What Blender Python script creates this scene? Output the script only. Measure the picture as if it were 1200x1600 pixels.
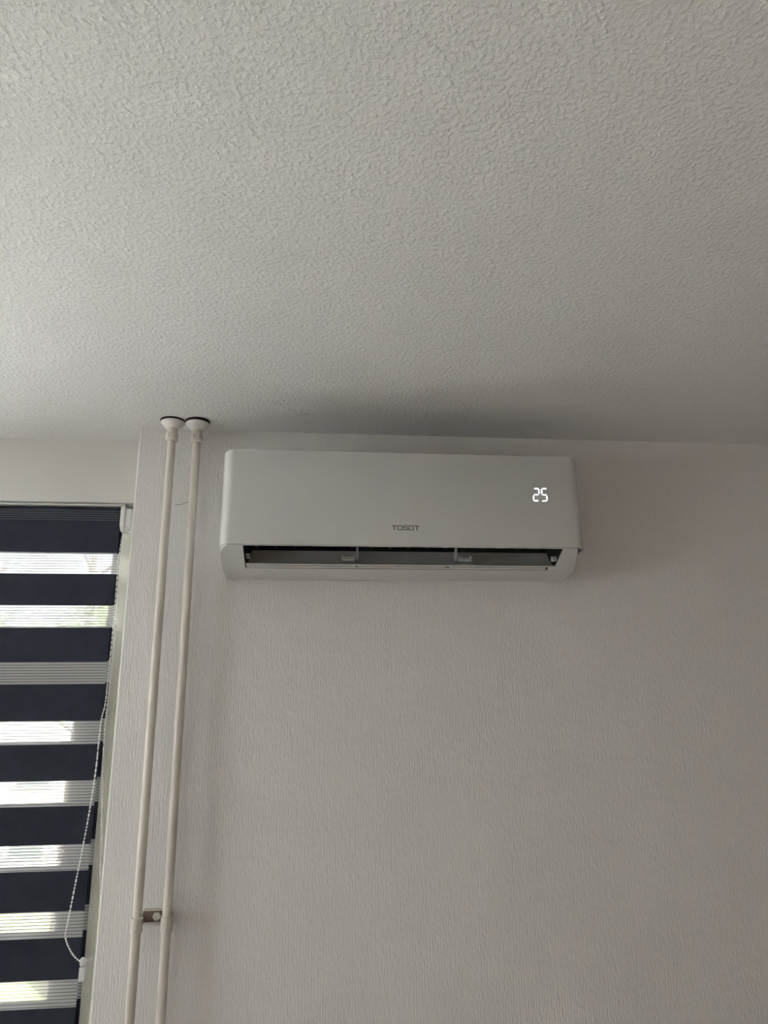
import bpy, bmesh, math, random
from mathutils import Vector, Matrix, noise

random.seed(7)
for o in list(bpy.data.objects):
    bpy.data.objects.remove(o, do_unlink=True)
scene = bpy.context.scene
C = scene.collection

# ------------------------------------------------------------------ camera
ZC = 1.804                      # eye height; ceiling is 2.60 m
cam_d = bpy.data.cameras.new('camera')
cam = bpy.data.objects.new('camera', cam_d)
C.objects.link(cam)
cam_d.sensor_fit = 'HORIZONTAL'
cam_d.sensor_width = 36.0
cam_d.lens = 1150 / 1200 * 36.0
cam_d.clip_start = 0.02
right = Vector((0.99494241, -0.09968817, -0.01232370))
down = Vector((0.01589299, 0.27737619, -0.96062993))
fwd = Vector((0.09918174, 0.95557560, 0.27755768))
m = Matrix((right, -down, -fwd)).transposed().to_4x4()
m.translation = (0, 0, ZC)
cam.matrix_world = m
scene.camera = cam

# ------------------------------------------------------------------ sky + exposure
SKY = 12.0
world = bpy.data.worlds.new('overcast_sky')
scene.world = world
world.use_nodes = True
wn = world.node_tree
bg = wn.nodes['Background']
bg.inputs['Color'].default_value = (0.95, 0.962, 1.03, 1)
bg.inputs['Strength'].default_value = SKY

sun_d = bpy.data.lights.new('sun', 'SUN')
sun_d.energy = 100.0
sun_d.angle = math.radians(0.6)
sun_d.color = (1.0, 0.975, 0.95)
sun = bpy.data.objects.new('sun', sun_d)
sun.rotation_euler = (math.radians(38), 0, math.radians(35))     # behind the house: it lights the yard, not the room
C.objects.link(sun)

vs = scene.view_settings
vs.view_transform = 'Standard'
vs.look = 'None'
vs.exposure = 0.84
vs.gamma = 1.0
vs.use_curve_mapping = False

# the room's window (x0, x1, z0, z1 on the window wall)
W1 = (-2.70, -0.455, 0.90, ZC + 0.6105)
W2 = (-0.50, 0.70, 1.50, 1.95)   # y0, y1, z0, z1: low wide window in the left wall
XL, XR, YF, YB, H = -2.8, 2.7, -2.6, 1.95, 2.60
YR = 2.05                       # plane of the window wall (10 cm behind the other)


def portal(name, loc, rot, sx, sy):
    l = bpy.data.lights.new(name, 'AREA')
    l.shape = 'RECTANGLE'
    l.size, l.size_y = sx, sy
    l.cycles.is_portal = True
    o = bpy.data.objects.new(name, l)
    o.location, o.rotation_euler = loc, rot
    C.objects.link(o)


portal('daylight_portal_back', ((W1[0] + W1[1]) / 2, 2.22, (W1[2] + W1[3]) / 2), (-math.pi / 2, 0, 0), W1[1] - W1[0], W1[3] - W1[2])

portal('daylight_portal_left', (XL - 0.22, (W2[0] + W2[1]) / 2, (W2[2] + W2[3]) / 2), (0, -math.pi / 2, 0), W2[3] - W2[2], W2[1] - W2[0])


# ------------------------------------------------------------------ materials
def new_mat(name, col, rough=0.6, metal=0.0, spec=0.5):
    mt = bpy.data.materials.new(name)
    mt.use_nodes = True
    b = mt.node_tree.nodes['Principled BSDF']
    b.inputs['Base Color'].default_value = (*col, 1)
    b.inputs['Roughness'].default_value = rough
    b.inputs['Metallic'].default_value = metal
    b.inputs['Specular IOR Level'].default_value = spec
    return mt


def nd(mt, t, **kw):
    n = mt.node_tree.nodes.new(t)
    for k, v in kw.items():
        setattr(n, k, v)
    return n


def lk(mt, a, b):
    mt.node_tree.links.new(a, b)


def vary(mt, c1, c2, scale, detail=3.0):
    """slow colour variation of paint / plastic"""
    b = mt.node_tree.nodes['Principled BSDF']
    tc = nd(mt, 'ShaderNodeTexCoord')
    nz = nd(mt, 'ShaderNodeTexNoise')
    nz.inputs['Scale'].default_value = scale
    nz.inputs['Detail'].default_value = detail
    lk(mt, tc.outputs['Object'], nz.inputs['Vector'])
    r = nd(mt, 'ShaderNodeValToRGB')
    r.color_ramp.elements[0].position, r.color_ramp.elements[1].position = 0.3, 0.7
    r.color_ramp.elements[0].color = (*c1, 1)
    r.color_ramp.elements[1].color = (*c2, 1)
    lk(mt, nz.outputs['Fac'], r.inputs['Fac'])
    lk(mt, r.outputs['Color'], b.inputs['Base Color'])
    return tc, b


def wallpaper():
    mt = new_mat('painted_woven_wallpaper', (.7, .68, .65), 0.75, spec=0.25)
    tc, b = vary(mt, (.79, .77, .76), (.82, .80, .79), 1.3)
    # vertical broken threads of the weave
    mp = nd(mt, 'ShaderNodeMapping')
    mp.inputs['Scale'].default_value = (250, 250, 75)
    lk(mt, tc.outputs['Object'], mp.inputs['Vector'])
    n1 = nd(mt, 'ShaderNodeTexNoise')
    n1.inputs['Scale'].default_value = 1.0
    n1.inputs['Detail'].default_value = 2.0
    lk(mt, mp.outputs['Vector'], n1.inputs['Vector'])
    wv = nd(mt, 'ShaderNodeTexWave', wave_type='BANDS', bands_direction='X')
    wv.inputs['Scale'].default_value = 46
    wv.inputs['Distortion'].default_value = 1.6
    wv.inputs['Detail Scale'].default_value = 0.8
    lk(mt, tc.outputs['Object'], wv.inputs['Vector'])
    n2 = nd(mt, 'ShaderNodeTexNoise')
    n2.inputs['Scale'].default_value = 6
    n2.inputs['Detail'].default_value = 4
    lk(mt, tc.outputs['Object'], n2.inputs['Vector'])
    mx = nd(mt, 'ShaderNodeMath', operation='MULTIPLY_ADD')
    lk(mt, wv.outputs['Fac'], mx.inputs[0])
    mx.inputs[1].default_value = 0.14
    lk(mt, n1.outputs['Fac'], mx.inputs[2])
    m2 = nd(mt, 'ShaderNodeMath', operation='MULTIPLY_ADD')
    lk(mt, n2.outputs['Fac'], m2.inputs[0])
    m2.inputs[1].default_value = 1.5
    lk(mt, mx.outputs[0], m2.inputs[2])
    bp = nd(mt, 'ShaderNodeBump')
    bp.inputs['Strength'].default_value = 0.7
    bp.inputs['Distance'].default_value = 0.0018
    lk(mt, m2.outputs[0], bp.inputs['Height'])
    lk(mt, bp.outputs['Normal'], b.inputs['Normal'])
    return mt


def stipple():
    mt = new_mat('sprayed_plaster', (.76, .75, .73), 0.85, spec=0.2)
    tc, b = vary(mt, (.78, .77, .76), (.81, .80, .79), 0.9)
    n1 = nd(mt, 'ShaderNodeTexNoise')
    n1.inputs['Scale'].default_value = 138
    n1.inputs['Detail'].default_value = 2.5
    n1.inputs['Roughness'].default_value = 0.55
    lk(mt, tc.outputs['Object'], n1.inputs['Vector'])
    n2 = nd(mt, 'ShaderNodeTexVoronoi', feature='SMOOTH_F1')
    n2.inputs['Scale'].default_value = 70
    n2.inputs['Smoothness'].default_value = 0.6
    lk(mt, tc.outputs['Object'], n2.inputs['Vector'])
    r = nd(mt, 'ShaderNodeMapRange')
    r.inputs['From Min'].default_value = 0.12
    r.inputs['From Max'].default_value = 0.42
    r.inputs['To Min'].default_value = 1.0
    r.inputs['To Max'].default_value = 0.0
    lk(mt, n2.outputs['Distance'], r.inputs['Value'])
    mx = nd(mt, 'ShaderNodeMath', operation='MULTIPLY_ADD')
    lk(mt, r.outputs['Result'], mx.inputs[0])
    mx.inputs[1].default_value = 0.25
    pk = nd(mt, 'ShaderNodeMapRange', interpolation_type='SMOOTHSTEP')
    pk.inputs['From Min'].default_value = 0.36
    pk.inputs['From Max'].default_value = 0.90
    lk(mt, n1.outputs['Fac'], pk.inputs['Value'])
    lk(mt, pk.outputs['Result'], mx.inputs[2])
    bp = nd(mt, 'ShaderNodeBump')
    bp.inputs['Strength'].default_value = 0.5
    bp.inputs['Distance'].default_value = 0.0024
    lk(mt, mx.outputs[0], bp.inputs['Height'])
    lk(mt, bp.outputs['Normal'], b.inputs['Normal'])
    return mt


def wood_floor():
    mt = new_mat('oak_floor', (.33, .22, .13), 0.5)
    vary(mt, (.43, .375, .34), (.54, .48, .44), 3.0)
    return mt


def fabric():
    mt = new_mat('navy_blind_fabric', (.030, .032, .042), 0.9, spec=0.15)
    tc, b = vary(mt, (.031, .034, .050), (.038, .041, .059), 30)
    nt = mt.node_tree
    tl = nd(mt, 'ShaderNodeBsdfTranslucent')
    tl.inputs['Color'].default_value = (.055, .05, .045, 1)
    mx = nd(mt, 'ShaderNodeMixShader')
    mx.inputs[0].default_value = 0.12
    lk(mt, b.outputs[0], mx.inputs[1])
    lk(mt, tl.outputs[0], mx.inputs[2])
    lk(mt, mx.outputs[0], nt.nodes['Material Output'].inputs['Surface'])
    return mt


def sheer():
    """white voile with thicker horizontal threads, partly see-through"""
    mt = new_mat('white_voile', (.8, .8, .8), 0.9, spec=0.1)
    nt = mt.node_tree
    b = nt.nodes['Principled BSDF']
    tc = nd(mt, 'ShaderNodeTexCoord')
    sp = nd(mt, 'ShaderNodeSeparateXYZ')
    lk(mt, tc.outputs['Object'], sp.inputs[0])
    d = nd(mt, 'ShaderNodeMath', operation='DIVIDE')
    lk(mt, sp.outputs['Z'], d.inputs[0])
    d.inputs[1].default_value = 0.0072
    fr = nd(mt, 'ShaderNodeMath', operation='FRACT')
    lk(mt, d.outputs[0], fr.inputs[0])
    lt = nd(mt, 'ShaderNodeMath', operation='LESS_THAN')
    lk(mt, fr.outputs[0], lt.inputs[0])
    lt.inputs[1].default_value = 0.26
    # threads are nearly opaque and greyer, voile between them is airy
    op = nd(mt, 'ShaderNodeMapRange')
    op.inputs['To Min'].default_value = 0.75
    op.inputs['To Max'].default_value = 0.94
    lk(mt, lt.outputs[0], op.inputs['Value'])
    rc = nd(mt, 'ShaderNodeMix', data_type='RGBA')
    rc.inputs['A'].default_value = (.74, .74, .74, 1)
    rc.inputs['B'].default_value = (.22, .22, .225, 1)
    lk(mt, lt.outputs[0], rc.inputs['Factor'])
    lk(mt, rc.outputs['Result'], b.inputs['Base Color'])
    tl = nd(mt, 'ShaderNodeBsdfTranslucent')
    tcol = nd(mt, 'ShaderNodeMix', data_type='RGBA')
    tcol.inputs['A'].default_value = (.30, .30, .30, 1)
    tcol.inputs['B'].default_value = (.10, .10, .10, 1)
    lk(mt, lt.outputs[0], tcol.inputs['Factor'])
    lk(mt, tcol.outputs['Result'], tl.inputs['Color'])
    mx = nd(mt, 'ShaderNodeMixShader')
    mx.inputs[0].default_value = 0.35
    lk(mt, b.outputs[0], mx.inputs[1])
    lk(mt, tl.outputs[0], mx.inputs[2])
    tr = nd(mt, 'ShaderNodeBsdfTransparent')
    m2 = nd(mt, 'ShaderNodeMixShader')
    lk(mt, op.outputs['Result'], m2.inputs[0])
    lk(mt, tr.outputs[0], m2.inputs[1])
    lk(mt, mx.outputs[0], m2.inputs[2])
    lk(mt, m2.outputs[0], nt.nodes['Material Output'].inputs['Surface'])
    return mt


def glass():
    mt = bpy.data.materials.new('window_glass')
    mt.use_nodes = True
    nt = mt.node_tree
    nt.nodes.remove(nt.nodes['Principled BSDF'])
    tr = nd(mt, 'ShaderNodeBsdfTransparent')
    tr.inputs['Color'].default_value = (.95, .97, .96, 1)
    gl = nd(mt, 'ShaderNodeBsdfGlossy')
    gl.inputs['Roughness'].default_value = 0.02
    mx = nd(mt, 'ShaderNodeMixShader')
    mx.inputs[0].default_value = 0.06
    lk(mt, tr.outputs[0], mx.inputs[1])
    lk(mt, gl.outputs[0], mx.inputs[2])
    lk(mt, mx.outputs[0], nt.nodes['Material Output'].inputs['Surface'])
    return mt


def clear_plastic():
    mt = new_mat('clear_plastic', (.9, .9, .9), 0.15)
    b = mt.node_tree.nodes['Principled BSDF']
    tr = nd(mt, 'ShaderNodeBsdfTransparent')
    mx = nd(mt, 'ShaderNodeMixShader')
    mx.inputs[0].default_value = 0.55
    lk(mt, tr.outputs[0], mx.inputs[1])
    lk(mt, b.outputs[0], mx.inputs[2])
    lk(mt, mx.outputs[0], mt.node_tree.nodes['Material Output'].inputs['Surface'])
    return mt


def glow(name, col, s):
    mt = new_mat(name, col, 0.5)
    b = mt.node_tree.nodes['Principled BSDF']
    b.inputs['Emission Color'].default_value = (*col, 1)
    b.inputs['Emission Strength'].default_value = s
    return mt


M = {}
M['wall'] = wallpaper()
M['ceil'] = stipple()
M['lintel'] = new_mat('lintel_paint', (.72, .70, .67), 0.7, spec=0.3)
vary(M['lintel'], (.71, .69, .66), (.74, .72, .69), 2.0)
M['floor'] = wood_floor()
M['beige'] = new_mat('warm_beige_paint', (.62, .53, .47), 0.8, spec=0.2)
vary(M['beige'], (.60, .51, .45), (.64, .55, .49), 1.5)
M['frame'] = new_mat('cream_window_paint', (.74, .73, .66), 0.4)
vary(M['frame'], (.82, .80, .70), (.86, .84, .745), 5)
M['glass'] = glass()
M['fabric'] = fabric()
M['sheer'] = sheer()
M['alu'] = new_mat('white_aluminium', (.75, .75, .73), 0.4)
M['plastic'] = new_mat('white_blind_plastic', (.80, .79, .76), 0.4)
vary(M['plastic'], (.78, .77, .74), (.82, .81, .78), 20)
M['clear'] = clear_plastic()
M['pipe'] = new_mat('cream_gloss_paint', (.70, .655, .60), 0.38)
vary(M['pipe'], (.67, .625, .57), (.73, .685, .635), 14)
M['rose'] = new_mat('white_rose_plastic', (.78, .75, .73), 0.35)
vary(M['rose'], (.76, .73, .71), (.80, .77, .75), 30)
M['gap'] = new_mat('shadow_gap_black', (.012, .011, .010), 0.9)  # near-black colour for the shade painted in above the ceiling roses
M['rust'] = new_mat('bare_brown_steel', (.22, .16, .13), 0.7)
vary(M['rust'], (.17, .12, .095), (.27, .20, .165), 90)
M['ac'] = new_mat('ac_white_plastic', (.72, .725, .725), 0.30)
vary(M['ac'], (.645, .643, .637), (.655, .653, .647), 3)
M['acpanel'] = new_mat('ac_satin_panel', (.80, .81, .80), 0.27)
vary(M['acpanel'], (.635, .633, .625), (.645, .643, .635), 2)
M['flap'] = new_mat('ac_light_grey_plastic', (.66, .65, .64), 0.45)
M['dark'] = new_mat('dark_grey_plastic', (.010, .010, .011), 0.6)
M['rail'] = new_mat('grey_blue_plastic', (.33, .33, .36), 0.5)
M['thread'] = new_mat('grey_thread', (.13, .13, .14), 0.9)
M['print'] = new_mat('grey_print', (.13, .125, .12), 0.5)
M['led'] = glow('white_led', (.86, .88, 1.0), 1.3)
M['leaf'] = new_mat('leaf_green', (.24, .34, .12), 0.6)
vary(M['leaf'], (.20, .27, .12), (.36, .41, .23), 2.0)
M['bark'] = new_mat('bark', (.16, .12, .09), 0.9)
vary(M['bark'], (.11, .08, .06), (.2, .16, .12), 8)
M['grass'] = new_mat('lawn_grass', (.30, .36, .12), 0.9)
vary(M['grass'], (.32, .36, .14), (.42, .43, .19), 0.7)
M['paving'] = new_mat('pale_concrete', (.48, .47, .45), 0.9)
vary(M['paving'], (.45, .455, .46), (.51, .515, .52), 0.8)
M['facade'] = new_mat('pale_render', (.62, .62, .62), 0.85)
vary(M['facade'], (.58, .58, .58), (.66, .65, .65), 0.5)
M['far_glass'] = new_mat('far_window_glass', (.10, .12, .14), 0.1)


# ------------------------------------------------------------------ mesh helpers
class MB:
    def __init__(s):
        s.bm = bmesh.new()

    def box(s, x0, x1, y0, y1, z0, z1):
        v = [s.bm.verts.new((x, y, z)) for z in (z0, z1) for x, y in ((x0, y0), (x1, y0), (x1, y1), (x0, y1))]
        for f in ((3, 2, 1, 0), (4, 5, 6, 7), (0, 1, 5, 4), (1, 2, 6, 5), (2, 3, 7, 6), (3, 0, 4, 7)):
            s.bm.faces.new([v[i] for i in f])
        return s

    def prism_x(s, prof, x0, x1):
        """(y, z) outline extruded along x"""
        a = [s.bm.verts.new((x0, y, z)) for y, z in prof]
        b = [s.bm.verts.new((x1, y, z)) for y, z in prof]
        s._cap(a, b)
        return s

    def prism_z(s, plan, z0, z1, plan1=None):
        a = [s.bm.verts.new((x, y, z0)) for x, y in plan]
        b = [s.bm.verts.new((x, y, z1)) for x, y in (plan1 or plan)]
        s._cap(a, b)
        return s

    def prism_y(s, out, y0, y1):
        a = [s.bm.verts.new((x, y0, z)) for x, z in out]
        b = [s.bm.verts.new((x, y1, z)) for x, z in out]
        s._cap(a, b)
        return s

    def _cap(s, a, b):
        n = len(a)
        s.bm.faces.new(a)
        s.bm.faces.new(b[::-1])
        for i in range(n):
            j = (i + 1) % n
            s.bm.faces.new((a[i], b[i], b[j], a[j]))

    def lathe(s, prof, cx, cy, n=28, sq=None):
        """(r, z) outline round a vertical axis"""
        rings = []
        for r, z in prof:
            rings.append([s.bm.verts.new((cx + r * math.cos(2 * math.pi * k / n), cy + r * math.sin(2 * math.pi * k / n), z)) for k in range(n)])
        for a, b in zip(rings, rings[1:]):
            for k in range(n):
                j = (k + 1) % n
                s.bm.faces.new((a[k], a[j], b[j], b[k]))
        s.bm.faces.new(rings[0][::-1])
        s.bm.faces.new(rings[-1])
        return s

    def cyl(s, p, q, r, n=12):
        p, q = Vector(p), Vector(q)
        d = (q - p).normalized()
        u = d.orthogonal().normalized()
        w = d.cross(u)
        a = [s.bm.verts.new(p + r * (u * math.cos(2 * math.pi * k / n) + w * math.sin(2 * math.pi * k / n))) for k in range(n)]
        b = [s.bm.verts.new(q + r * (u * math.cos(2 * math.pi * k / n) + w * math.sin(2 * math.pi * k / n))) for k in range(n)]
        s._cap(a, b)
        return s

    def ball(s, c, r):
        bmesh.ops.create_icosphere(s.bm, subdivisions=1, radius=r, matrix=Matrix.Translation(c))
        return s

    def quad(s, pts):
        s.bm.faces.new([s.bm.verts.new(p) for p in pts])
        return s

    def bevel(s, w, seg=2):
        bmesh.ops.bevel(s.bm, geom=list(s.bm.edges), offset=w, segments=seg, affect='EDGES', profile=0.5, clamp_overlap=True)
        return s

    def build(s, name, mat, parent=None, smooth=False, origin=None):
        bmesh.ops.recalc_face_normals(s.bm, faces=list(s.bm.faces))
        me = bpy.data.meshes.new(name)
        s.bm.to_mesh(me)
        s.bm.free()
        if smooth:
            me.shade_smooth()
            me.set_sharp_from_angle(angle=math.radians(35))
        o = bpy.data.objects.new(name, me)
        if mat:
            me.materials.append(mat)
        C.objects.link(o)
        if parent:
            put(o, parent)
        return o


def put(o, parent):
    o.parent = parent
    o.matrix_parent_inverse = Matrix.Translation(-world_loc(parent))


def world_loc(o):
    return o.location + (world_loc(o.parent) + o.matrix_parent_inverse.translation if o.parent else Vector())


def thing(name, loc, label, cat, group=None):
    o = bpy.data.objects.new(name, None)
    o.empty_display_size = 0.05
    o.location = loc
    C.objects.link(o)
    return tag(o, label, cat, group)


def tag(o, label, cat, group=None):
    o['label'] = label
    o['category'] = cat
    if group:
        o['group'] = group
    return o


def struct(o, label=None):
    o['kind'] = 'structure'
    if label:
        o['label'] = label
    return o


def boolean(a, cutters):
    """cut / intersect a with helper solids and keep the plain mesh"""
    for op, b in cutters:
        md = a.modifiers.new('cut', 'BOOLEAN')
        md.operation, md.object, md.solver = op, b, 'EXACT'
    bpy.context.view_layer.update()
    dg = bpy.context.evaluated_depsgraph_get()
    me = bpy.data.meshes.new_from_object(a.evaluated_get(dg))
    a.modifiers.clear()
    old = a.data
    a.data = me
    bpy.data.meshes.remove(old)
    for _, b in cutters:
        bpy.data.objects.remove(b, do_unlink=True)
    me.shade_smooth()
    me.set_sharp_from_angle(angle=math.radians(30))


# ------------------------------------------------------------------ the room
b = MB()
bv = 0.0035
XC = -0.4735                    # outside corner beside the window
b.prism_z([(XC + bv, YB), (XR, YB), (XR, 2.30), (XC, 2.30), (XC, YB + bv)], 0, H)
wb = struct(b.build('wall_back', M['wall']), 'woven white wallpaper wall behind the air conditioner')
hp = [(-0.3636, 0.5774), (-0.3518, 0.5776), (-0.3402, 0.5815), (-0.3303, 0.5862)]
hb = MB()
for p_, q_ in zip(hp, hp[1:]):
    hb.cyl((p_[0], YB, p_[1] + ZC), (q_[0], YB, q_[1] + ZC), .0006, 6)
hb.build('scratch', M['print'], wb)['label'] = 'short dark curved scratch between the pipes'
b = MB()
b.box(XL, XC, YR, 2.30, W1[3], H)
b.box(XL, XC, YR, 2.30, 0, W1[2])
b.box(XL, W1[0], YR, 2.30, W1[2], W1[3])
struct(b.build('wall_window', M['lintel']), 'smooth white wall set back round the window')
b = MB()
b.box(XL - .25, XL, YF, W2[0], 0, H)
b.box(XL - .25, XL, W2[1], 2.30, 0, H)
b.box(XL - .25, XL, W2[0], W2[1], 0, W2[2])
b.box(XL - .25, XL, W2[0], W2[1], W2[3], H)
struct(b.build('wall_left', M['lintel']))
struct(MB().box(XR, XR + .2, YF, 2.30, 0, H).build('wall_right', M['beige']))
struct(MB().box(XL - .25, XR + .2, YF - .2, YF, 0, H).build('wall_front', M['beige']))
struct(MB().box(XL - .25, XR + .2, YF - .2, 2.30, -.15, 0).build('floor', M['floor']))

# ceiling, with the roughly filled patch beside the unit
struct(MB().box(XL - .25, XR + .2, YF - .2, 2.30, H, H + .18).build('ceiling', M['ceil']), 'white ceiling of rough sprayed plaster')
ceiling = bpy.data.objects['ceiling']
rp = random.Random(3)
pb = MB()
for k in range(26):
    t = rp.random()
    x, y = -.100 + .085 * t + rp.gauss(0, .006), 1.755 + .075 * t + rp.gauss(0, .012)
    r = rp.uniform(.004, .009)
    bmesh.ops.create_icosphere(pb.bm, subdivisions=1, radius=r, matrix=Matrix.Translation((x, y, H)) @ Matrix.Rotation(rp.uniform(0, 3), 4, 'Z') @ Matrix.Diagonal((1.5, .7, .30, 1)))
lumps = pb.build('plaster_lumps', M['ceil'], ceiling, smooth=True)
lumps['kind'] = 'stuff'
lumps['label'] = 'rough filled patch of plaster'

# ------------------------------------------------------------------ windows
win = struct(MB().box(W1[0], -.50, 2.135, 2.18, 2.38, W1[3]).box(W1[0], -.50, 2.135, 2.18, W1[2], W1[2] + .05)
             .box(W1[0], W1[0] + .05, 2.135, 2.18, W1[2] + .05, 2.38).box(-1.40, -1.33, 2.135, 2.18, W1[2] + .05, 2.38)
             .box(-.560, XC - .001, 2.118, 2.18, W1[2] + .0, W1[3]).build('window_1', M['frame']), 'cream framed window behind the striped blind')
MB().box(-1.33, -.560, 2.125, 2.18, ZC + .150, ZC + .225).bevel(.003).build('transom', M['frame'], win)
MB().box(-2.65, -1.40, 2.125, 2.18, ZC + .150, ZC + .225).bevel(.003).build('transom', M['frame'], win)
for x0, x1 in ((-1.335, -.517), (-2.66, -1.398)):
    zt, zb = ZC + .158, W1[2] + .045
    sw = .10
    s = MB().box(x0, x0 + sw, 2.108, 2.16, zb, zt).box(x1 - sw, x1, 2.108, 2.16, zb, zt)
    s.box(x0 + sw, x1 - sw, 2.108, 2.16, zt - sw, zt).box(x0 + sw, x1 - sw, 2.108, 2.16, zb, zb + sw)
    so = s.build('sash', M['frame'], win)
    MB().box(x0 + sw, x1 - sw, 2.132, 2.138, zb + sw, zt - sw).build('pane', M['glass'], so)
    MB().box(x0 + .05 if x0 < -2 else x0, x1, 2.150, 2.156, ZC + .225, 2.38).build('pane', M['glass'], win)
MB().box(W1[0], XC - .001, 1.98, 2.118, .88, .90).build('sill', M['frame'], win)

fx0, fx1 = XL - .16, XL - .11
w2 = MB().box(fx0, fx1, W2[0], W2[1], W2[2], W2[2] + .04).box(fx0, fx1, W2[0], W2[1], W2[3] - .04, W2[3])
for y0, y1 in ((W2[0], W2[0] + .04), (W2[1] - .04, W2[1])):
    w2.box(fx0, fx1, y0, y1, W2[2] + .04, W2[3] - .04)
w2 = struct(w2.build('window_2', M['frame']))
MB().box(XL - .138, XL - .132, W2[0] + .04, W2[1] - .04, W2[2] + .04, W2[3] - .04).build('pane', M['glass'], w2)

# ------------------------------------------------------------------ air conditioner
AX0, AX1 = -0.2195, 0.6935
ac = thing('air_conditioner', ((AX0 + AX1) / 2, YB, ZC + .374), 'white split air conditioner mounted high on the wall with open flap', 'air conditioner')


def plan(x0, x1, yf, yb, rx, ry, n=10):
    p = [(x1, yb), (x0, yb)]
    for k in range(n + 1):
        t = math.pi / 2 * k / n
        p.append((x0 + rx - rx * math.cos(t), yf + ry - ry * math.sin(t)))
    for k in range(n + 1):
        t = math.pi / 2 * k / n
        p.append((x1 - rx + rx * math.sin(t), yf + ry - ry * math.cos(t)))
    return p


def Z(pts):
    return [(y, z + ZC) for y, z in pts]


prof = Z([(1.949, .657), (1.775, .657), (1.748, .45), (1.7440, .4235), (1.7405, .4175), (1.834, .3775), (1.949, .3735)])
body = MB().prism_x(prof, AX0 + .0020, AX1 - .0035).build('housing', M['ac'], ac)
pl = MB().prism_z(plan(AX0 + .0025, .690, 1.739, 1.99, .028, .045)[:13] + [(.655, 1.739), (.664, 1.7405), (.6695, 1.745), (.6785, 1.790), (.6870, 1.834), (.6890, 1.90)], ZC + .3, ZC + .8).build('helper', None)
cav = MB().prism_x(Z([(1.72, .4185), (1.7485, .4187), (1.7535, .446), (1.84, .472), (1.885, .472), (1.885, .42), (1.847, .386), (1.827, .3795), (1.826, .35), (1.72, .35)]), -.1605, .6325).build('helper', None)
boolean(body, [('INTERSECT', pl), ('DIFFERENCE', cav)])

# front panel: one tall satin sheet with softly rounded sides
def shell(x0, x1):
    """U-shaped plan of a 3.5 mm sheet"""
    o = plan(x0, x1, 1.738, 1.860, .028, .045)
    i = plan(x0 + .0035, x1 - .0035, 1.7415, 1.860, .026, .043)
    return o[1:] + [o[0]] + [i[0]] + i[:1:-1] + [i[1]]


p0 = shell(AX0 - .0010, AX1)
p1 = shell(AX0 + .0015, AX1 - .001)
pb = MB()
zs = [(.4195, 0), (.4205, 1), (.50, 1), (.6595, 1), (.6615, 0)]
rings = []
for z, full in zs:
    t = (z - .42) / .24
    ins = 0 if full else .0012
    ring = []
    for (xa, ya), (xb, yb) in zip(p0, p1):
        x = xa + (xb - xa) * t
        cx = (AX0 + AX1) / 2
        x -= math.copysign(ins, x - cx)
        ring.append(pb.bm.verts.new((x, ya + ins if ya < 1.8 else ya, z + ZC)))
    rings.append(ring)
for a, c in zip(rings, rings[1:]):
    for k in range(len(a)):
        j = (k + 1) % len(a)
        pb.bm.faces.new((a[k], a[j], c[j], c[k]))
pb.bm.faces.new(rings[0][::-1])
pb.bm.faces.new(rings[-1])
panel = pb.build('front_panel', M['acpanel'], ac, smooth=True)

# dark lining of the outlet
lin = [(1.7492, .4200), (1.7542, .4452), (1.8385, .4705), (1.8835, .4705), (1.8835, .421), (1.846, .3885)]
lin_in = [(1.8475, .3915), (1.8815, .4215), (1.8815, .4685), (1.8392, .4685), (1.7562, .4435), (1.7510, .4190)]
MB().prism_x(Z(lin + lin_in), -.1595, .6315).build('outlet_lining', M['dark'], ac)
for x in (-.1600, .6305):
    MB().prism_x(Z([(1.754, .4165), (1.757, .4440), (1.839, .4690), (1.882, .4690), (1.882, .4215), (1.8475, .3905), (1.831, .3835)]), x, x + .0015).build('end_plate', M['dark'], ac)

# upright guide vanes deep in the outlet
vm = None
for k in range(16):
    x = -.135 + k * .0485
    if vm is None:
        vm = MB().prism_x(Z([(1.800, .4340), (1.838, .460), (1.872, .460), (1.868, .442), (1.82, .4300)]), -.0009, .0009).build('guide_vane', M['dark'], ac)
        vm.location.x = x
        first = vm
    else:
        c = first.copy()
        C.objects.link(c)
        c.location.x = x

# the flap, swung down so that its inner face shows
def flap_curve(n=8):
    pts = []
    for k in range(n + 1):
        t = k / n
        y = 1.8075 + (1.864 - 1.8075) * t
        z = .3870 + (.4340 - .3870) * t - .0095 * math.sin(math.pi * t)
        pts.append((y, z))
    return pts


fc = flap_curve()
fb = MB()
up = [[], []]
lo = [[], []]
for i, (y, z) in enumerate(fc):
    t = i / (len(fc) - 1)
    for q, x in enumerate((-.1580 + .010 * t, .6300 - .002 * t)):
        up[q].append(fb.bm.verts.new((x, y, z + ZC)))
        lo[q].append(fb.bm.verts.new((x, y + .002, z - .0028 + ZC)))
n = len(fc)
for i in range(n - 1):
    fb.bm.faces.new((up[0][i], up[1][i], up[1][i + 1], up[0][i + 1]))
    fb.bm.faces.new((lo[0][i], lo[0][i + 1], lo[1][i + 1], lo[1][i]))
    for q in (0, 1):
        fb.bm.faces.new((up[q][i], up[q][i + 1], lo[q][i + 1], lo[q][i]))
for i in (0, n - 1):
    fb.bm.faces.new((up[0][i], lo[0][i], lo[1][i], up[1][i]))
flap = fb.build('flap', M['flap'], ac, smooth=True)
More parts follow.
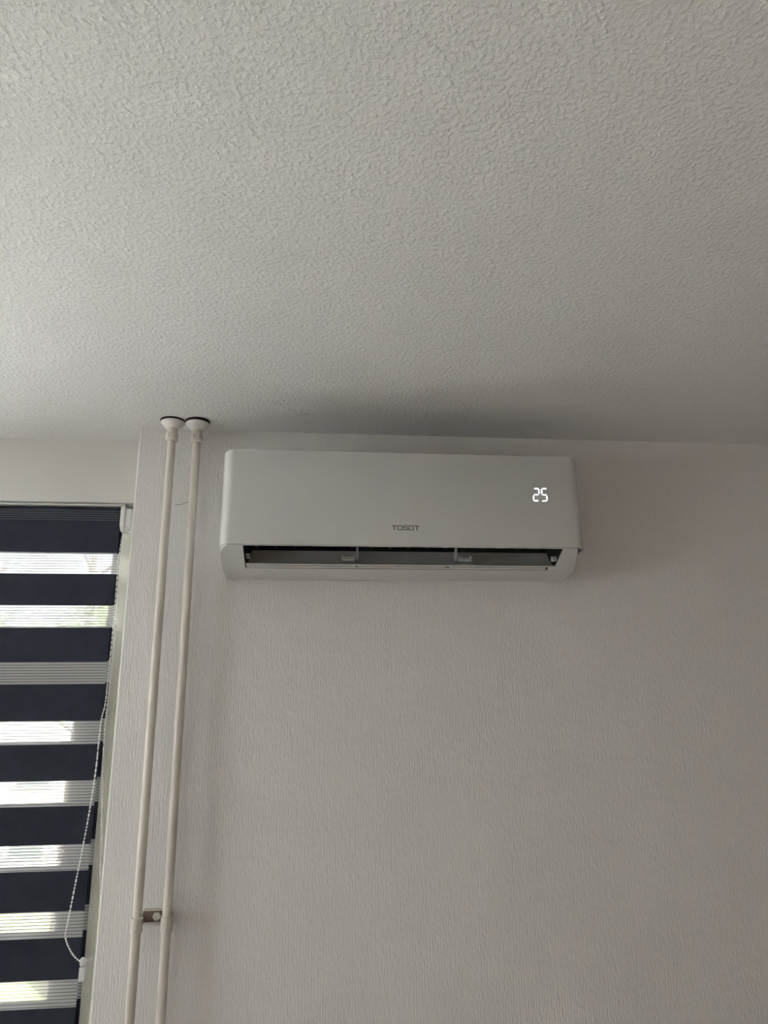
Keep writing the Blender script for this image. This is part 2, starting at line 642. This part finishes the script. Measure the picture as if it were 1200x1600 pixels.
# hinge clips standing on the flap, arms that hold it
for x0, x1, ear in ((.0790, .1125, 1), (.3755, .4105, -1)):
    k = MB().box(x0, x1, 1.806, 1.822, ZC + .3985, ZC + .4015)
    k.box(x0, x0 + .0025, 1.803, 1.820, ZC + .3985, ZC + .4105 + (.003 if ear < 0 else 0))
    k.box(x1 - .0025, x1, 1.803, 1.820, ZC + .3985, ZC + .4105 + (.003 if ear > 0 else 0))
    xe = x1 - .008 if ear > 0 else x0 + .0055
    k.box(xe, xe + .0025, 1.803, 1.820, ZC + .4015, ZC + .4095)
    k.cyl((x0, 1.811, ZC + .4065), (x1, 1.811, ZC + .4065), .0016, 8)
    k.build('hinge_clip', M['flap'], flap)
    xa = x1 + .0035 if ear > 0 else x0 - .0075
    MB().prism_x(Z([(1.790, .4350), (1.802, .4430), (1.822, .4080), (1.817, .4000), (1.808, .4020), (1.797, .4220)]), xa, xa + .0045).build('flap_arm', M['rail'], ac)
for x0, x1 in ((-.1560, -.1480), (.6205, .6310)):
    k = MB().box(x0, x1, 1.795, 1.812, ZC + .3995, ZC + .4085)
    k.cyl((x0 - .002, 1.803, ZC + .4085), (x1 + .0005, 1.803, ZC + .4085), .0035, 10)
    k.build('hinge_clip', M['flap'], flap)
# twin rails and pins below the flap
MB().prism_x(Z([(1.8135, .3866), (1.8170, .3850), (1.8185, .3880), (1.8150, .3896)]), -.1500, .6080).build('lower_rail', M['rail'], ac)
MB().prism_x(Z([(1.8205, .3838), (1.8268, .3808), (1.8285, .3838), (1.8220, .3868)]), -.1570, .6080).build('lower_rail', M['flap'], ac)
MB().box(-.1605, .6325, 1.824, 1.846, ZC + .3865, ZC + .3885).build('rail_backing', M['dark'], ac)
for x in (.107, .3555):
    MB().box(x, x + .006, 1.8155, 1.8235, ZC + .3845, ZC + .3885).bevel(.001).build('rail_pin', M['ac'], ac)
    MB().box(x - .010 if x > .2 else x + .007, x - .001 if x > .2 else x + .014, 1.8185, 1.8235, ZC + .3835, ZC + .3872).build('pin_slot', M['dark'], ac)
MB().prism_z([(.6325, 1.8095), (.6325, 1.8275), (.6150, 1.8275)], ZC + .3795, ZC + .3890).build('corner_fillet', M['ac'], ac)

# printed letters on the panel, squared wide capitals
YP = 1.738
LX0, LX1, LZ0, LZ1 = .1985, .2685, .4588, .4712
cw = (LX1 - LX0) / 5.0
st = .0024
for i, ch in enumerate('TOSOT'):
    x0 = LX0 + i * cw + .0006
    x1 = LX0 + (i + 1) * cw - .0006
    z0, z1 = LZ0 + ZC, LZ1 + ZC
    zm = (z0 + z1) / 2
    g = MB()

    def bar(a, c, d, e):
        g.box(a, c, YP - .00035, YP + .0003, d, e)
    if ch == 'T':
        bar(x0, x1, z1 - st, z1)
        xm = (x0 + x1) / 2
        bar(xm - st * .6, xm + st * .6, z0, z1 - st)
    elif ch == 'O':
        bar(x0 + .001, x1 - .001, z1 - st, z1)
        bar(x0 + .001, x1 - .001, z0, z0 + st)
        bar(x0, x0 + st, z0 + .001, z1 - .001)
        bar(x1 - st, x1, z0 + .001, z1 - .001)
    else:
        bar(x0 + .001, x1, z1 - st, z1)
        bar(x0 + .001, x1 - .001, zm - st / 2, zm + st / 2)
        bar(x0, x1 - .001, z0, z0 + st)
        bar(x0, x0 + st, zm, z1 - .001)
        bar(x1 - st, x1, z0 + .001, zm)
    o = g.build('letter', M['print'], panel)
    o['label'] = 'grey printed letter on the front panel'

# lit seven-segment figures 2 and 5
SEG = {'2': 'abged', '5': 'afgcd'}
for ch, x0, x1 in (('2', .5620, .5785), ('5', .5830, .5995)):
    z0, z1 = ZC + .5393, ZC + .5748
    zm = (z0 + z1) / 2
    t = .0027
    g = MB()

    def seg(pts):
        g.prism_y(pts, YP - .0005, YP + .0003)
    sl = .0012
    gp = .0024

    def hseg(z, dx):
        seg([(x0 + gp + dx, z), (x0 + gp + dx + t / 2, z + t / 2), (x1 - gp + dx - t / 2, z + t / 2), (x1 - gp + dx, z), (x1 - gp + dx - t / 2, z - t / 2), (x0 + gp + dx + t / 2, z - t / 2)])

    def vseg(x, za, zb, dx):
        seg([(x + dx, za), (x + dx + t / 2, za + t / 2), (x + dx + t / 2, zb - t / 2), (x + dx, zb), (x + dx - t / 2, zb - t / 2), (x + dx - t / 2, za + t / 2)])
    for c in SEG[ch]:
        if c == 'a':
            hseg(z1 - t / 2, sl)
        if c == 'g':
            hseg(zm, 0)
        if c == 'd':
            hseg(z0 + t / 2, -sl)
        if c == 'b':
            vseg(x1 - t / 2, zm + gp, z1 - gp, sl / 2)
        if c == 'c':
            vseg(x1 - t / 2, z0 + gp, zm - gp, -sl / 2)
        if c == 'e':
            vseg(x0 + t / 2, z0 + gp, zm - gp, -sl / 2)
        if c == 'f':
            vseg(x0 + t / 2, zm + gp, z1 - gp, sl / 2)
    o = g.build('display_digit', M['led'], panel)
    o['label'] = 'glowing white display figure ' + ch

# ------------------------------------------------------------------ heating pipes
PY, PR = 1.893, .0108
for px, dz, side in ((-.3745, 0, 'left-hand cream heating pipe beside the window corner, up to a ceiling rose'), (-.3085, -.002, 'right-hand cream heating pipe nearer the air conditioner, up to a ceiling rose')):
    t = thing('heating_pipe', (px, PY, 0), side, 'pipe', 'heating pipes in the corner')
    zc = H
    MB().lathe([(PR, .0), (PR, zc - .04)], px, PY, 24).build('pipe', M['pipe'], t, smooth=True)
    # saucer-shaped ceiling rose, just clear of the ceiling
    r = MB().lathe([(.0130, zc - .0235 + dz), (.0150, zc - .0225 + dz), (.0215, zc - .0175 + dz), (.0280, zc - .0105 + dz), (.0317, zc - .0058 + dz), (.0320, zc - .0040 + dz), (.0300, zc - .0034 + dz)], px, PY, 40)
    r = r.build('ceiling_rose', M['rose'], t, smooth=True)
    MB().lathe([(.0318, zc - .0036 + dz), (.0325, zc - .0002)], px, PY - .0035, 36).build('shadow_gap', M['gap'], r)  # dark disc standing in for the shadow gap between rose and ceiling
    # compression fitting: stem, hexagon nut, collar
    f = MB().lathe([(.0125, zc - .052 + dz), (.0135, zc - .050 + dz), (.0135, zc - .022 + dz)], px, PY, 20)
    f.lathe([(.0118, zc - .0585 + dz), (.0150, zc - .0570 + dz), (.0162, zc - .0530 + dz), (.0162, zc - .0500 + dz), (.0130, zc - .0480 + dz)], px, PY, 20)
    f = f.build('fitting', M['pipe'], t, smooth=True)
    nut = MB().lathe([(.0150, zc - .0500 + dz), (.0172, zc - .0485 + dz), (.0172, zc - .0385 + dz), (.0150, zc - .0370 + dz)], px, PY, 6)
    nut.build('nut', M['pipe'], f)

br = thing('pipe_bracket', (-.3415, YB, ZC - .42), 'brown steel double pipe clip painted over at both pipes', 'bracket')
MB().box(-.3720, -.3120, 1.9410, 1.9495, ZC - .4320, ZC - .4080).bevel(.0015).build('plate', M['rust'], br)
MB().box(-.3700, -.3120, 1.9385, 1.9495, ZC - .4080, ZC - .4045).bevel(.001).build('plate_edge', M['pipe'], br)
for px in (-.3745, -.3085):
    c = MB().lathe([(PR + .0002, ZC - .4420), (PR + .0026, ZC - .4410), (PR + .0026, ZC - .4110), (PR + .0002, ZC - .4100)], px, PY, 24)
    c.box(px - .004, px + .004, PY + .006, 1.9495, ZC - .4360, ZC - .4120)
    c = c.build('clamp', M['pipe'], br, smooth=True)
    # the two halves hook into each other along a wavy joint on the room side
    j = MB()
    pts = [(.002, -.4115), (.0035, -.4180), (.0015, -.4250), (.0030, -.4290), (.0005, -.4340), (.0022, -.4405)]
    for (a, za), (e, ze) in zip(pts, pts[1:]):
        rr = PR + .0027
        j.cyl((px + a, PY - math.sqrt(rr * rr - a * a), ZC + za), (px + e, PY - math.sqrt(rr * rr - e * e), ZC + ze), .0012, 6)
    j.build('clamp_joint', M['pipe'], c)
s = MB()
n = 6
s.prism_y([(-.3395 + .0095 * math.cos(math.pi / 3 * k + .1), ZC - .4195 + .0095 * math.sin(math.pi / 3 * k + .1)) for k in range(6)], 1.9360, 1.9415)
s.build('bolt_head', M['pipe'], br)

# ------------------------------------------------------------------ day-and-night roller blind
BX0, BX1 = -1.30, -.5335
YF1, YB1 = 2.060, 2.097
bl = thing('roller_blind', ((BX0 + BX1) / 2, YF1, .93), 'navy and white striped day and night roller blind in the window', 'blind')
MB().box(BX0 - .01, BX1 + .012, 2.0565, 2.110, ZC + .6030, ZC + .6080).bevel(.0012).build('headrail', M['alu'], bl)
# fabric wound on its tube
roll = MB()
nseg = 26
R0 = .0200
cy, cz = YF1 + R0, ZC + .5825
a = [roll.bm.verts.new((BX0, cy + R0 * math.cos(2 * math.pi * k / nseg), cz + R0 * math.sin(2 * math.pi * k / nseg))) for k in range(nseg)]
c = [roll.bm.verts.new((BX1, cy + R0 * math.cos(2 * math.pi * k / nseg), cz + R0 * math.sin(2 * math.pi * k / nseg))) for k in range(nseg)]
roll._cap(a, c)
ro = roll.build('fabric_roll', M['fabric'], bl, smooth=True)
for k in range(5):
    z = .5875 - k * .0066
    ang = math.asin(max(-1, min(1, (ZC + z - cz) / R0)))
    yy = cy - R0 * math.cos(ang) if z > .582 else YF1 - .0004
    MB().box(BX0, BX1, yy - .0005, yy + .0006, ZC + z - .0007, ZC + z + .0007).build('thread', M['thread'], ro)

bands = [(.5820, .4676), (.4076, .3209), (.2609, .1704), (.1128, .0196), (-.0394, -.1276), (-.1877, -.2771), (-.3368, -.4266), (-.4852, -.5745), (-.6325, -.7220), (-.7800, -.8690)]


def strip(name, y, z0, z1, mat, th):
    b = MB().box(BX0, BX1, y, y + th, ZC + z0, ZC + z1)
    return b.build(name, mat, bl)


for lay, y, sh in ((0, YF1, 0.0), (1, YB1, .006)):
    for i, (zt, zb) in enumerate(bands):
        if i == 0 and lay == 1:
            zt = .603
        strip('navy_band', y, zb + sh, zt + (sh if i else 0), M['fabric'], .0008)
        if i + 1 < len(bands):
            q = MB().quad([(BX0, y + .0004, ZC + zb + sh), (BX1, y + .0004, ZC + zb + sh), (BX1, y + .0004, ZC + bands[i + 1][0] + sh), (BX0, y + .0004, ZC + bands[i + 1][0] + sh)])
            q.build('sheer_band', M['sheer'], bl)
MB().box(BX0, BX1, YF1 - .001, YB1 + .003, ZC - .893, ZC - .866).bevel(.004).build('bottom_bar', M['alu'], bl)

# white end bracket with the chain wheel
e = MB().prism_x([(2.052, ZC + .601), (2.110, ZC + .601), (2.110, ZC + .545), (2.098, ZC + .531), (2.066, ZC + .531), (2.052, ZC + .545)], BX1 + .0015, BX1 + .0145)
e.bevel(.002)
e = e.build('end_bracket', M['plastic'], bl, smooth=True)
MB().prism_x([(2.056, ZC + .596), (2.108, ZC + .596), (2.108, ZC + .535), (2.062, ZC + .535), (2.056, ZC + .545)], BX1 + .0145, BX1 + .0300).bevel(.003).build('wheel_cover', M['plastic'], e, smooth=True)
MB().box(BX1 + .020, BX1 + .027, 2.050, 2.062, ZC + .528, ZC + .537).bevel(.001).build('release_clip', M['plastic'], e)

# bead chain: one endless loop over the wheel, swung out at its foot
YC = 2.035
LEFT = [(-.5205, .5400), (-.5200, .5236), (-.5209, .4332), (-.5196, .3276), (-.5195, .2250), (-.5212, .1253), (-.5224, .0604), (-.5290, .0126), (-.5309, -.0965), (-.5363, -.1872), (-.5447, -.2753), (-.5544, -.3610), (-.5638, -.4444), (-.5669, -.4717), (-.5603, -.4924), (-.5447, -.5160), (-.5272, -.5301), (-.5154, -.5306), (-.4955, -.5233), (-.4860, -.5080), (-.4830, -.4800), (-.4880, -.4300)]
RIGHT = [(-.5140, .5400), (-.5145, .5237), (-.5150, .4332), (-.5136, .3276), (-.5140, .2250), (-.5160, .1253), (-.5178, .0604), (-.5190, .0125), (-.5151, -.0968), (-.5059, -.2324), (-.5007, -.3055), (-.4957, -.3770), (-.4890, -.4250)]


def resample(pts, step):
    """even spacing along a smooth curve through the points"""
    dense = []
    for i in range(len(pts) - 1):
        p0, p1, p2, p3 = (Vector(pts[max(0, min(len(pts) - 1, i + k))]) for k in (-1, 0, 1, 2))
        for s_ in range(24):
            t = s_ / 24
            dense.append(.5 * ((2 * p1) + (p2 - p0) * t + (2 * p0 - 5 * p1 + 4 * p2 - p3) * t * t + (3 * p1 - p0 - 3 * p2 + p3) * t ** 3))
    out = [dense[0]]
    acc = 0
    for a, b in zip(dense, dense[1:]):
        acc += (b - a).length
        if acc >= step:
            out.append(b)
            acc -= step
    return out


cb = MB()
for strand, yc in ((LEFT, YC), (RIGHT, YC + .004)):
    pts = resample(strand, .0062)
    prev = None
    for x, z in pts:
        ytop = 2.055 if z > .50 else yc
        p = Vector((x, yc if z < .45 else yc + (2.054 - yc) * min(1, (z - .45) / .09), ZC + z))
        cb.ball(p, .0025)
        if prev is not None:
            cb.cyl(prev, p, .0007, 4)
        prev = p
ch = cb.build('bead_chain', M['plastic'], bl, smooth=True)
ch['kind'] = 'stuff'
ch['label'] = 'white bead chain hanging in a loop'
tz = ZC - .5500
k = MB().box(-.5265, -.5130, YC - .006, YC + .006, tz - .022, tz + .008).bevel(.002)
k = k.build('chain_weight', M['clear'], ch)
MB().lathe([(.004, tz + .008), (.0075, tz + .012), (.0075, tz + .024), (.004, tz + .028)], -.5200, YC, 14).build('chain_guide', M['clear'], bl, smooth=True)

# ------------------------------------------------------------------ outside the window
GZ = -4.5
struct(MB().box(-70, 30, 20.5, 120, GZ - .2, GZ).build('lawn', M['grass']), 'yellow green lawn outside the window')
struct(MB().box(-70, 30, -50, 20.5, GZ - .2, GZ).build('courtyard', M['paving']), 'pale paved yard outside below the window')
bd = thing('apartment_building', (-16, 38, GZ), 'pale rendered apartment building far beyond the window blind', 'building')
MB().box(-34, -3, 36, 46, GZ, 4.6).build('facade', M['facade'], bd)
MB().box(-34.3, -2.7, 35.7, 46.3, 4.6, 5.0).build('roof_edge', M['alu'], bd)
wf = wp = None
for r_ in range(3):
    for q in range(10):
        x, z = -33 + q * 3.0, GZ + .9 + r_ * 2.9
        if wf is None:
            wf = MB().box(-.8, .8, -.06, .02, 0, 1.5).build('window', M['alu'], bd)
            wp = MB().box(-.7, .7, -.09, -.05, .1, 1.4).build('pane', M['far_glass'])
            base = wf
            wp.parent = wf
            w = wf
        else:
            w = base.copy()
            C.objects.link(w)
            g = wp.copy()
            C.objects.link(g)
            g.parent = w
        w.location = (x, 36, z)


def tree(loc, hgt, rad, label, seed):
    rnd = random.Random(seed)
    t = thing('tree', loc, label, 'tree', 'trees outside the window')
    x0, y0, z0 = loc
    tr = MB().lathe([(.22, z0), (.15, z0 + hgt * .45), (.05, z0 + hgt * .9)], x0, y0, 10)
    for k in range(10):
        a = rnd.uniform(0, 2 * math.pi)
        h = rnd.uniform(.4, .8) * hgt
        tr.cyl((x0, y0, z0 + h), (x0 + math.cos(a) * rad * .75, y0 + math.sin(a) * rad * .75, z0 + h + rad * .5), .04, 6)
    tr.build('trunk', M['bark'], t, smooth=True)
    vs_, fs = [], []
    clumps = []
    for k in range(34):
        d = Vector((rnd.gauss(0, 1), rnd.gauss(0, 1), rnd.gauss(0, 1))).normalized() * rad * rnd.uniform(.35, 1.0)
        clumps.append(Vector((x0, y0, z0 + hgt * .68)) + Vector((d.x, d.y, d.z * 1.15)))
    for c in clumps:
        for k in range(46):
            p = c + Vector((rnd.gauss(0, .26), rnd.gauss(0, .26), rnd.gauss(0, .22)))
            u = Vector((rnd.gauss(0, 1), rnd.gauss(0, 1), rnd.gauss(0, 1))).normalized()
            w = u.orthogonal().normalized()
            s_ = rnd.uniform(.05, .10)
            i = len(vs_)
            vs_ += [p - u * s_, p + w * s_ * .5, p + u * s_, p - w * s_ * .5]
            fs.append((i, i + 1, i + 2, i + 3))
    me = bpy.data.meshes.new('foliage')
    me.from_pydata([tuple(v) for v in vs_], [], fs)
    me.materials.append(M['leaf'])
    o = bpy.data.objects.new('foliage', me)
    C.objects.link(o)
    put(o, t)
    o['kind'] = 'stuff'


tree((-5.85, 13.6, GZ), 11.2, 1.05, 'leafy green tree left of a gap of bright sky, seen between blind bands', 1)
tree((-6.2, 21.5, GZ), 13.3, 1.1, 'leafy green tree nearer the window jamb, seen between blind bands', 2)
